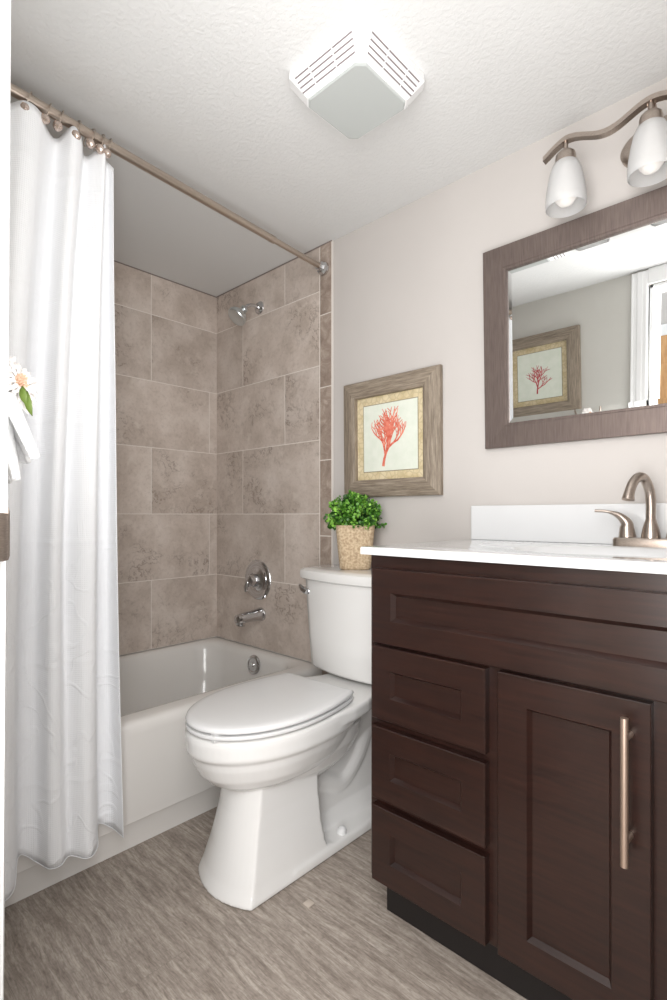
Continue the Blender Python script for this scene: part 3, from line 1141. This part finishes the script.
mb = MB()
prof = [(.8072, .050, .026), (.813, .055, .027), (.87, .061, .028), (.935, .067, .029), (.961, .069, .029), (.964, .067, .028), (.962, .062, .026), (.949, .060, .025)]
mb.loft([rot_ring(sq(z, h, r)) for z, h, r in prof])
mb.build('pot', M['cork'], t, angle=50)
mb = MB()
mb.lathe([(.060, 0), (.058, .012), (.04, .03), (.001, .036)], (px_, py_, .944), (0, 0, 1), 24)
mb.build('moss', M['soil'], t)
mb = MB()
rng = random.Random(3)
cx0, cy0, cz0 = px_, py_, .985
for k in range(190):
    # sprig of small round leaves around a stem tip; the tips fill a low dome
    a = rng.uniform(0, 2 * PI)
    e = rng.uniform(-.32, 1.0)
    el = math.asin(max(-1, min(1, e)))
    rr = rng.uniform(.72, 1.03)
    tip = Vector((cx0 + .107 * rr * math.cos(a) * math.cos(el), cy0 + .100 * rr * math.sin(a) * math.cos(el), cz0 + .098 * rr * max(-.45, math.sin(el))))
    if tip.y > -.012:
        tip.y = -.014
    root_ = Vector((px_ + rng.uniform(-.03, .03), py_ + rng.uniform(-.03, .03), .962))
    mb.tube([root_, root_.lerp(tip, .6) + Vector((0, 0, .01)), tip], [.0009, .0008, .0006], 4, a=None) if False else mb.tube([root_, root_.lerp(tip, .6) + Vector((0, 0, .012)), tip], [.0010, .0009, .0007], 4)
    tone = rng.random() ** 1.3
    nl = 13
    d0 = (tip - Vector((cx0, cy0, cz0 - .03))).normalized()
    for l in range(nl):
        off = Vector((rng.gauss(0, 1), rng.gauss(0, 1), rng.gauss(0, 1))).normalized()
        base = tip - d0 * rng.uniform(0, .028) + off * .003
        dirn = (off + d0 * .5).normalized()
        L = rng.uniform(.009, .014)
        wv = dirn.cross(Vector((rng.gauss(0, 1), rng.gauss(0, 1), rng.gauss(0, 1)))).normalized()
        nn = dirn.cross(wv)
        W = L * .42
        pts = [base, base + dirn * L * .35 + wv * W * .9, base + dirn * L * .75 + wv * W, base + dirn * L + nn * .001, base + dirn * L * .75 - wv * W, base + dirn * L * .35 - wv * W * .9, base + dirn * L * .55 - nn * .0015]
        for p in pts:
            if p.y > -.002:
                p.y = -.002
        tv = min(1, max(0, tone + rng.uniform(-.2, .2)))
        mb.add(pts, [(0, 1, 6), (1, 2, 6), (2, 3, 6), (3, 4, 6), (4, 5, 6), (5, 0, 6)], 0, (tv, tv, tv))
mb.build('foliage', M['leaf'], t, angle=180, fix=False)


# ------------------------------------------------------------------ framed pictures
def framed_picture(name, x0, x1, z0, z1, yw, sgn, label, kind, fw=.064):
    """hangs on a wall at y=yw, facing direction sgn along y"""
    xc, zc = (x0 + x1) / 2, (z0 + z1) / 2
    t_ = empty(name, (xc, yw, z0), label, 'picture')
    hw, hh = (x1 - x0) / 2, (z1 - z0) / 2
    Y = lambda d: yw + sgn * d
    # profile across the moulding: (inset from outer edge, height off wall)
    pr = [(0, .001), (0, .018), (.005, .023), (.014, .025), (.030, .029), (.046, .031), (.056, .030), (fw, .026), (fw, .001)]
    corners = [(-1, -1), (1, -1), (1, 1), (-1, 1)]
    for s_ in range(4):
        m_ = MB()
        ca, cb = corners[s_], corners[(s_ + 1) % 4]
        ra = [Vector((xc + ca[0] * (hw - i), Y(d), zc + ca[1] * (hh - i))) for i, d in pr]
        rb = [Vector((xc + cb[0] * (hw - i), Y(d), zc + cb[1] * (hh - i))) for i, d in pr]
        m_.loft([ra, rb])
        m_.build('frame_side', M['driftx'] if s_ % 2 == 0 else M['driftz'], t_, smooth=False)
    m_ = MB()
    a_, b_ = xc - hw + fw - .002, xc + hw - fw + .002
    c_, d_ = zc - hh + fw - .002, zc + hh - fw + .002
    m_.box(a_, b_, min(Y(.004), Y(.009)), max(Y(.004), Y(.009)), c_, d_)
    m_.build('mat_board', M['matboard'], t_, smooth=False)
    iw = .034
    m_ = MB()
    m_.box(a_ + iw - .003, b_ - iw + .003, min(Y(.009), Y(.0098)), max(Y(.009), Y(.0098)), c_ + iw - .003, d_ - iw + .003, mi=1)
    m_.box(a_ + iw, b_ - iw, min(Y(.0096), Y(.0104)), max(Y(.0096), Y(.0104)), c_ + iw, d_ - iw, mi=0)
    m_.build('print_paper', [M['paper'], M['paperline']], t_, smooth=False)
    # coral drawing
    rg = random.Random(5 if kind == 0 else 11)
    m_ = MB()
    lay = [.0106]

    def stroke(p, ang, L, wd, depth):
        # one tapered wavy limb, then forks
        lay[0] += .000008
        yy = Y(lay[0])
        pts = [Vector(p)]
        a = ang
        N = 5
        for k in range(N):
            a += rg.uniform(-.16, .16)
            pts.append(pts[-1] + Vector((math.sin(a), 0, math.cos(a))) * L / N)
        vs = []
        for k, q_ in enumerate(pts):
            dd = (pts[min(k + 1, N)] - pts[max(k - 1, 0)]).normalized()
            nn = Vector((dd.z, 0, -dd.x))
            ww = wd * (1 - .35 * k / N)
            for sx_ in (-1, 1):
                vs.append((q_.x + nn.x * ww * sx_, yy, q_.z + nn.z * ww * sx_))
        # rounded knob tip
        fs = [(2 * k, 2 * k + 1, 2 * k + 3, 2 * k + 2) for k in range(N)]
        m_.add(vs, fs)
        tip = pts[-1]
        m_.add([(tip.x + wd * .72 * math.cos(2 * PI * k / 8), yy, tip.z + wd * .72 * math.sin(2 * PI * k / 8)) for k in range(8)], [list(range(8))])
        if depth > 0:
            if kind == 0:
                kids = [(N, -.30), (N, .36), (3, -.66), (2, .66), (4, .62 * rg.choice((-1, 1)))] if depth > 1 else [(N, -.45), (N, .45), (3, -.6)]
            else:
                kids = [(N, -.30), (N, .36), (3, -.7), (2, .75)]
            for idx, da in kids:
                if abs(a + da) < (1.0 if kind == 0 else 1.35):
                    stroke(pts[idx], (a + da) * .94, L * rg.uniform(.62, .80), wd * .74, depth - 1)
    w2, h2 = hw - fw - iw, hh - fw - iw
    if kind == 0:
        z_ = zc - h2 * .88
        stroke((xc - .030, 0, z_), .12, .074, .0062, 4)
    else:
        z_ = zc - h2 * .78
        stroke((xc - .012, 0, z_), .05, .062, .0042, 3)
    # keep the drawing inside the paper
    for i, v in enumerate(m_.v):
        v.x = min(max(v.x, xc - w2 * (.70 if kind == 0 else .82)), xc + w2 * (.74 if kind == 0 else .82))
        v.z = min(v.z, zc + h2 * .88)
    m_.build('coral_drawing', M['coral'] if kind == 0 else M['coral2'], t_, smooth=False, fix=False)
    return t_


p1 = framed_picture('framed_picture', .897, 1.334, 1.068, 1.508, -.0005, -1, 'driftwood-framed red coral print on the wall above the toilet', 0)
p1.rotation_euler = (R(.6), 0, 0)
p2 = framed_picture('framed_picture', .905, 1.34, 1.475, 1.925, YF + .0005, 1, 'driftwood-framed thin crimson coral print seen reflected in the mirror', 1)

# ------------------------------------------------------------------ vanity mirror
mx0, mx1, mz0, mz1 = 1.497, 2.415, 1.209, 1.822
t = empty('wall_mirror', (1.956, -.001, mz0), 'large rectangular mirror in a flat dark pewter frame above the vanity', 'mirror')
fw = .0745
mb = MB()
pr = [(0, .0), (0, .019), (.001, .021), (fw - .010, .0185), (fw - .008, .0165), (fw - .002, .0160), (fw, .009), (fw, 0)]
cs = [(mx0, mz0), (mx1, mz0), (mx1, mz1), (mx0, mz1)]
sg = [(1, 1), (-1, 1), (-1, -1), (1, -1)]
rings = [[Vector((c[0] + s_[0] * i, -.001 - d, c[1] + s_[1] * i)) for i, d in pr] for c, s_ in zip(cs, sg)]
rings.append(rings[0])
mb.loft(rings, False, False)
mb.build('mirror_frame', M['mframe'], t, smooth=False)
mb = MB()
i0, i1 = fw - .004, fw + .014
ax0, ax1, az0, az1 = mx0 + i0, mx1 - i0, mz0 + i0, mz1 - i0
mb.loft([[Vector((ax0, -.0085, az0)), Vector((ax1, -.0085, az0)), Vector((ax1, -.0085, az1)), Vector((ax0, -.0085, az1))],
         [Vector((mx0 + i1, -.0102, mz0 + i1)), Vector((mx1 - i1, -.0102, mz0 + i1)), Vector((mx1 - i1, -.0102, mz1 - i1)), Vector((mx0 + i1, -.0102, mz1 - i1))]], False, True)
mb.build('mirror_glass', M['mirror'], t, smooth=False)
t.rotation_euler = (R(1.5), 0, 0)

# ------------------------------------------------------------------ vanity cabinet
VX0, VX1 = 1.457, 2.428
van = empty('vanity_cabinet', (1.95, -.28, 0), 'dark espresso vanity cabinet with shaker drawers and doors under the white sink top', 'cabinet')
mb = MB()
mb.box(VX0, VX1, -.540, -.520, .109, .9022, bev=.0012)
mb.box(VX0, VX0 + .018, -.521, -.004, .109, .9022)
mb.box(VX1 - .018, VX1, -.521, -.004, .109, .9022)
mb.box(VX0 + .017, VX1 - .017, -.521, -.004, .1095, .127)
mb.box(VX0 + .017, VX1 - .017, -.022, -.004, .126, .9022)
mb.build('cabinet_body', M['espresso'], van, smooth=False)
mb = MB()
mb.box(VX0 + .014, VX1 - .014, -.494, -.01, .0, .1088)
mb.build('toe_kick', simple('shaded_toe_kick', srgb(22, 17, 16), .6), van, smooth=False)  # near-black colour carries the shade of the recess under the cabinet


def shaker(x0, x1, z0, z1, ins, y0=-.5405, y1=-.5600, rec=.011, ch=.007):
    m_ = MB()
    o_ = lambda i, y: [Vector((x0 + i, y, z0 + i)), Vector((x1 - i, y, z0 + i)), Vector((x1 - i, y, z1 - i)), Vector((x0 + i, y, z1 - i))]
    m_.loft([o_(0, y0), o_(0, y1 + .0015), o_(.0015, y1), o_(ins, y1), o_(ins + ch, y1 + rec)], True, True)
    return m_


shaker(1.476, 2.420, .692, .871, .055, rec=.011, ch=.009).build('false_front', M['espresso'], van, smooth=False)
for (z0, z1) in ((.508, .6835), (.3145, .489), (.114, .2965)):
    shaker(1.474, 1.773, z0, z1, .055).build('drawer', M['espresso'], van, smooth=False)
for x0, x1, hx in ((1.800, 2.071, 2.040), (2.118, 2.389, 2.149)):
    d_ = shaker(x0, x1, .114, .6845, .060).build('door', M['espresso'], van, smooth=False)
    m_ = MB()
    m_.tube([(hx, -.595, .418), (hx, -.595, .664)], .0062, 16)
    for z_ in (.455, .627):
        m_.tube([(hx, -.5595, z_), (hx, -.592, z_)], [.0055, .0045], 12)
    m_.build('handle', M['handle'], d_)

# sink top with integral oval bowl
top = empty('sink_countertop', (1.95, -.28, .9025), 'glossy white vanity countertop with integral basin and backsplash', 'countertop')
mb = MB()
TX0, TX1, TY0, TY1, TZ0, TZ1 = 1.439, 2.458, -.5605, -.0035, .9030, .9220
N = 72
scx, scy = 1.955, -.315


def outer(k, z, ins=0):
    a = 2 * PI * k / N
    dx, dy = math.cos(a), math.sin(a)
    hx = (TX1 - ins - scx) if dx > 0 else (scx - TX0 - ins)
    hy = (TY1 - ins - scy) if dy > 0 else (scy - TY0 - ins)
    s_ = min(hx / abs(dx) if abs(dx) > 1e-6 else 9, hy / abs(dy) if abs(dy) > 1e-6 else 9)
    return Vector((scx + dx * s_, scy + dy * s_, z))


# ring positions must hit the rectangle's corners: collect sorted angles
angs = [2 * PI * k / N for k in range(N)]
for cx_, cy_ in ((TX0, TY0), (TX1, TY0), (TX1, TY1), (TX0, TY1)):
    angs.append(math.atan2(cy_ - scy, cx_ - scx) % (2 * PI))
angs = sorted(angs)


def rect_ring(z, ins):
    out = []
    for a in angs:
        dx, dy = math.cos(a), math.sin(a)
        hx = (TX1 - scx) if dx > 0 else (scx - TX0)
        hy = (TY1 - scy) if dy > 0 else (scy - TY0)
        s_ = min(hx / abs(dx) if abs(dx) > 1e-6 else 9, hy / abs(dy) if abs(dy) > 1e-6 else 9)
        p = Vector((scx + dx * s_, scy + dy * s_, z))
        p.x = min(max(p.x, TX0 + ins), TX1 - ins)
        p.y = min(max(p.y, TY0 + ins), TY1 - ins)
        out.append(p)
    return out


def ell(z, a_, b_):
    return [Vector((scx + a_ * math.cos(a), scy + b_ * math.sin(a), z)) for a in angs]


mb.loft([rect_ring(TZ0, .0), rect_ring(TZ1 - .004, 0), rect_ring(TZ1 - .001, .0015), rect_ring(TZ1, .005), ell(TZ1, .235, .165), ell(TZ1 - .004, .226, .157), ell(.90, .21, .145), ell(.85, .17, .115), ell(.815, .09, .06), ell(.81, .02, .02)], True, True)
mb.build('sink_top', M['counter'], top, angle=30)
mb = MB()
mb.box(1.448, TX1 - .002, -.0225, -.0035, TZ1 - .0005, 1.030, bev=.003)
mb.build('backsplash', M['counter'], top, smooth=False)

# faucet
FX, FY = 1.968, -.080
t = empty('faucet', (FX, FY, .922), 'brushed nickel two-handle faucet with high arc spout behind the basin', 'faucet')
mb = MB()
mb.loft([rrect(FX - .083, FX + .083, FY - .028, FY + .028, .018, .9222, 6), rrect(FX - .083, FX + .083, FY - .028, FY + .028, .018, .939, 6), rrect(FX - .080, FX + .080, FY - .025, FY + .025, .016, .943, 6)])
mb.build('base_plate', M['nickel'], t, angle=40)
mb = MB()
mb.lathe([(.0215, 0), (.021, .008), (.018, .025), (.0135, .040), (.0115, .048)], (FX, FY, .9425), (0, 0, 1), 28)
sp = catmull([(FX, FY, .985), (FX, FY, 1.03), (FX, FY - .006, 1.062), (FX, FY - .025, 1.088), (FX, FY - .048, 1.092), (FX, FY - .070, 1.076), (FX, FY - .084, 1.050), (FX, FY - .088, 1.036)], 6)
sa = R(-20)
sp = [Vector((FX + (p.x - FX) * math.cos(sa) - (p.y - FY) * math.sin(sa), FY + (p.x - FX) * math.sin(sa) + (p.y - FY) * math.cos(sa), p.z)) for p in sp]
rads = [.0112 + (.0028 * max(0, (i / (len(sp) - 1) - .8) / .2)) for i in range(len(sp))]
mb.tube(sp, rads, 20)
mb.build('spout', M['nickel'], t, angle=60)
for s_ in (-1, 1):
    mb = MB()
    hx = FX + s_ * .052
    path = catmull([(hx, FY, .944), (hx + s_ * .001, FY, .965), (hx - s_ * 0 + s_ * .010 * .2, FY, .980), (hx + s_ * .018, FY - .003, .998), (hx + s_ * .045, FY - .007, 1.009), (hx + s_ * .074, FY - .010, 1.011)], 6)
    rr_ = []
    for i in range(len(path)):
        f = i / (len(path) - 1)
        rr_.append(.0205 - .008 * min(1, f * 2.2) if f < .45 else max(.0038, .0126 - .0095 * (f - .45) / .35))
    mb.tube(path, rr_, 18)
    mb.build('lever_handle', M['nickel'], t, angle=60)

# ------------------------------------------------------------------ vanity light
LX = 1.977
t = empty('vanity_light', (LX, 0, 1.98), 'three-lamp vanity light with wavy nickel bar and frosted shades above the mirror', 'wall light')
mb = MB()
pts = []
N_ = 60
x_a, x_b = 1.722, 2.232
r_top, r_bot = [], []
rings = []
for k in range(N_ + 1):
    x = x_a + (x_b - x_a) * k / N_
    z = 1.980 + .0145 * math.cos(2 * PI * (x - 1.782) / .198)
    if x < 1.782:
        z -= .010 * (1.782 - x) / .06
    if x > 2.172:
        z -= .010 * (x - 2.172) / .06
    rings.append([Vector((x, -.130, z - .006)), Vector((x, -.110, z - .006)), Vector((x, -.110, z + .006)), Vector((x, -.130, z + .006))])
mb.loft(rings)
mb.build('wavy_bar', M['nickel'], t, angle=40)
mb = MB()
rings = []
for d, s_ in ((0, 1), (.012, 1), (.018, .94), (.022, .8)):
    rings.append([Vector((LX + .095 * s_ * math.cos(a), -.0005 - d, 1.955 + .057 * s_ * math.sin(a))) for a in [2 * PI * k / 48 for k in range(48)]])
mb.loft(rings)
mb.tube([(LX, -.02, 1.965), (LX, -.112, 1.985)], .009, 14)
mb.build('wall_plate', M['nickel'], t, angle=40)
for lx in (1.779, 1.977, 2.175):
    zt = 1.962
    mb = MB()
    mb.tube([(lx, -.12, 1.990), (lx, -.12, zt)], .006, 12)
    mb.lathe([(.006, .004), (.018, 0), (.024, -.006), (.0255, -.014), (.0255, -.030), (.023, -.031)], (lx, -.12, zt), (0, 0, 1), 28)
    so_ = mb.build('socket_cup', M['nickel'], t, angle=40)
    mb = MB()
    prof = [(.024, -.026), (.031, -.032), (.038, -.048), (.044, -.075), (.0485, -.105), (.0505, -.128), (.0500, -.146), (.0484, -.147), (.0488, -.128), (.0468, -.105), (.0423, -.075), (.0363, -.048), (.0295, -.034), (.022, -.028)]
    mb.lathe(prof, (lx, -.12, zt), (0, 0, 1), 40, False, False)
    mb.build('lamp_shade', M['frost'], t, angle=60)
    mb = MB()
    mb.lathe([(.012, -.03), (.013, -.05), (.020, -.072), (.0265, -.092), (.0285, -.108), (.0265, -.124), (.018, -.136), (.008, -.141), (.001, -.142)], (lx, -.12, zt), (0, 0, 1), 28)
    mb.build('bulb', M['bulb'], t)

# ------------------------------------------------------------------ exhaust fan
fcx, fcy = 1.412, -.543
t = empty('exhaust_fan', (fcx, fcy, CH), 'square white ceiling exhaust fan cover with slotted sides and grey lens', 'exhaust fan')


def octo(h, c, z, extra=0):
    pts = [(h, -h + c), (h, h - c), (h - c, h), (-h + c, h), (-h, h - c), (-h, -h + c), (-h + c, -h), (h - c, -h)]
    return [Vector((fcx + x, fcy + y, z)) for x, y in pts]


mb = MB()
mb.loft([octo(.130, .020, CH - .0004), octo(.131, .020, CH - .020), octo(.099, .020, 2.0465), octo(.094, .018, 2.0460)])
mb.build('fan_cover', M['plastic'], t, smooth=False)
mb = MB()
mb.loft([octo(.0955, .018, 2.0485), octo(.0955, .018, 2.0445), octo(.092, .018, 2.0420)], True, True)
mb.build('lens', M['lens'], t, smooth=False)
# slots on the sloping sides: flat quads, the shade inside painted grey
for side in range(4):
    mb = MB()
    ang = side * PI / 2
    ca, sa_ = math.cos(ang), math.sin(ang)
    for r in range(4):
        f0 = .14 + r * .20
        for (u0, u1) in ((-.096, -.048), (-.044, .030), (.034, .096)):
            vs = []
            for f, u in ((f0, u0), (f0, u1), (f0 + .058, u1), (f0 + .058, u0)):
                h = .1313 + (.0992 - .1313) * f + .0003
                z = CH - .020 + (2.0465 - CH + .020) * f
                uu = u * (1 - .13 * f)
                if side in (1, 2):
                    uu = -uu
                x, y = uu, -h
                vs.append((fcx + x * ca - y * sa_, fcy + x * sa_ + y * ca, z))
            mb.add(vs, [(0, 1, 2, 3)])
    mb.build('vent_slots', M['dark'], t, smooth=False)

# ------------------------------------------------------------------ small things
t = MB().box(1.302, 1.324, -.628, -.606, .0002, .003, bev=.001)
o = t.build('felt_pad', simple('beige_felt', srgb(190, 178, 166), .9))
tag(o, 'small square beige felt pad lying on the floor beside the toilet', 'felt pad')
o.rotation_euler = (0, 0, 0)
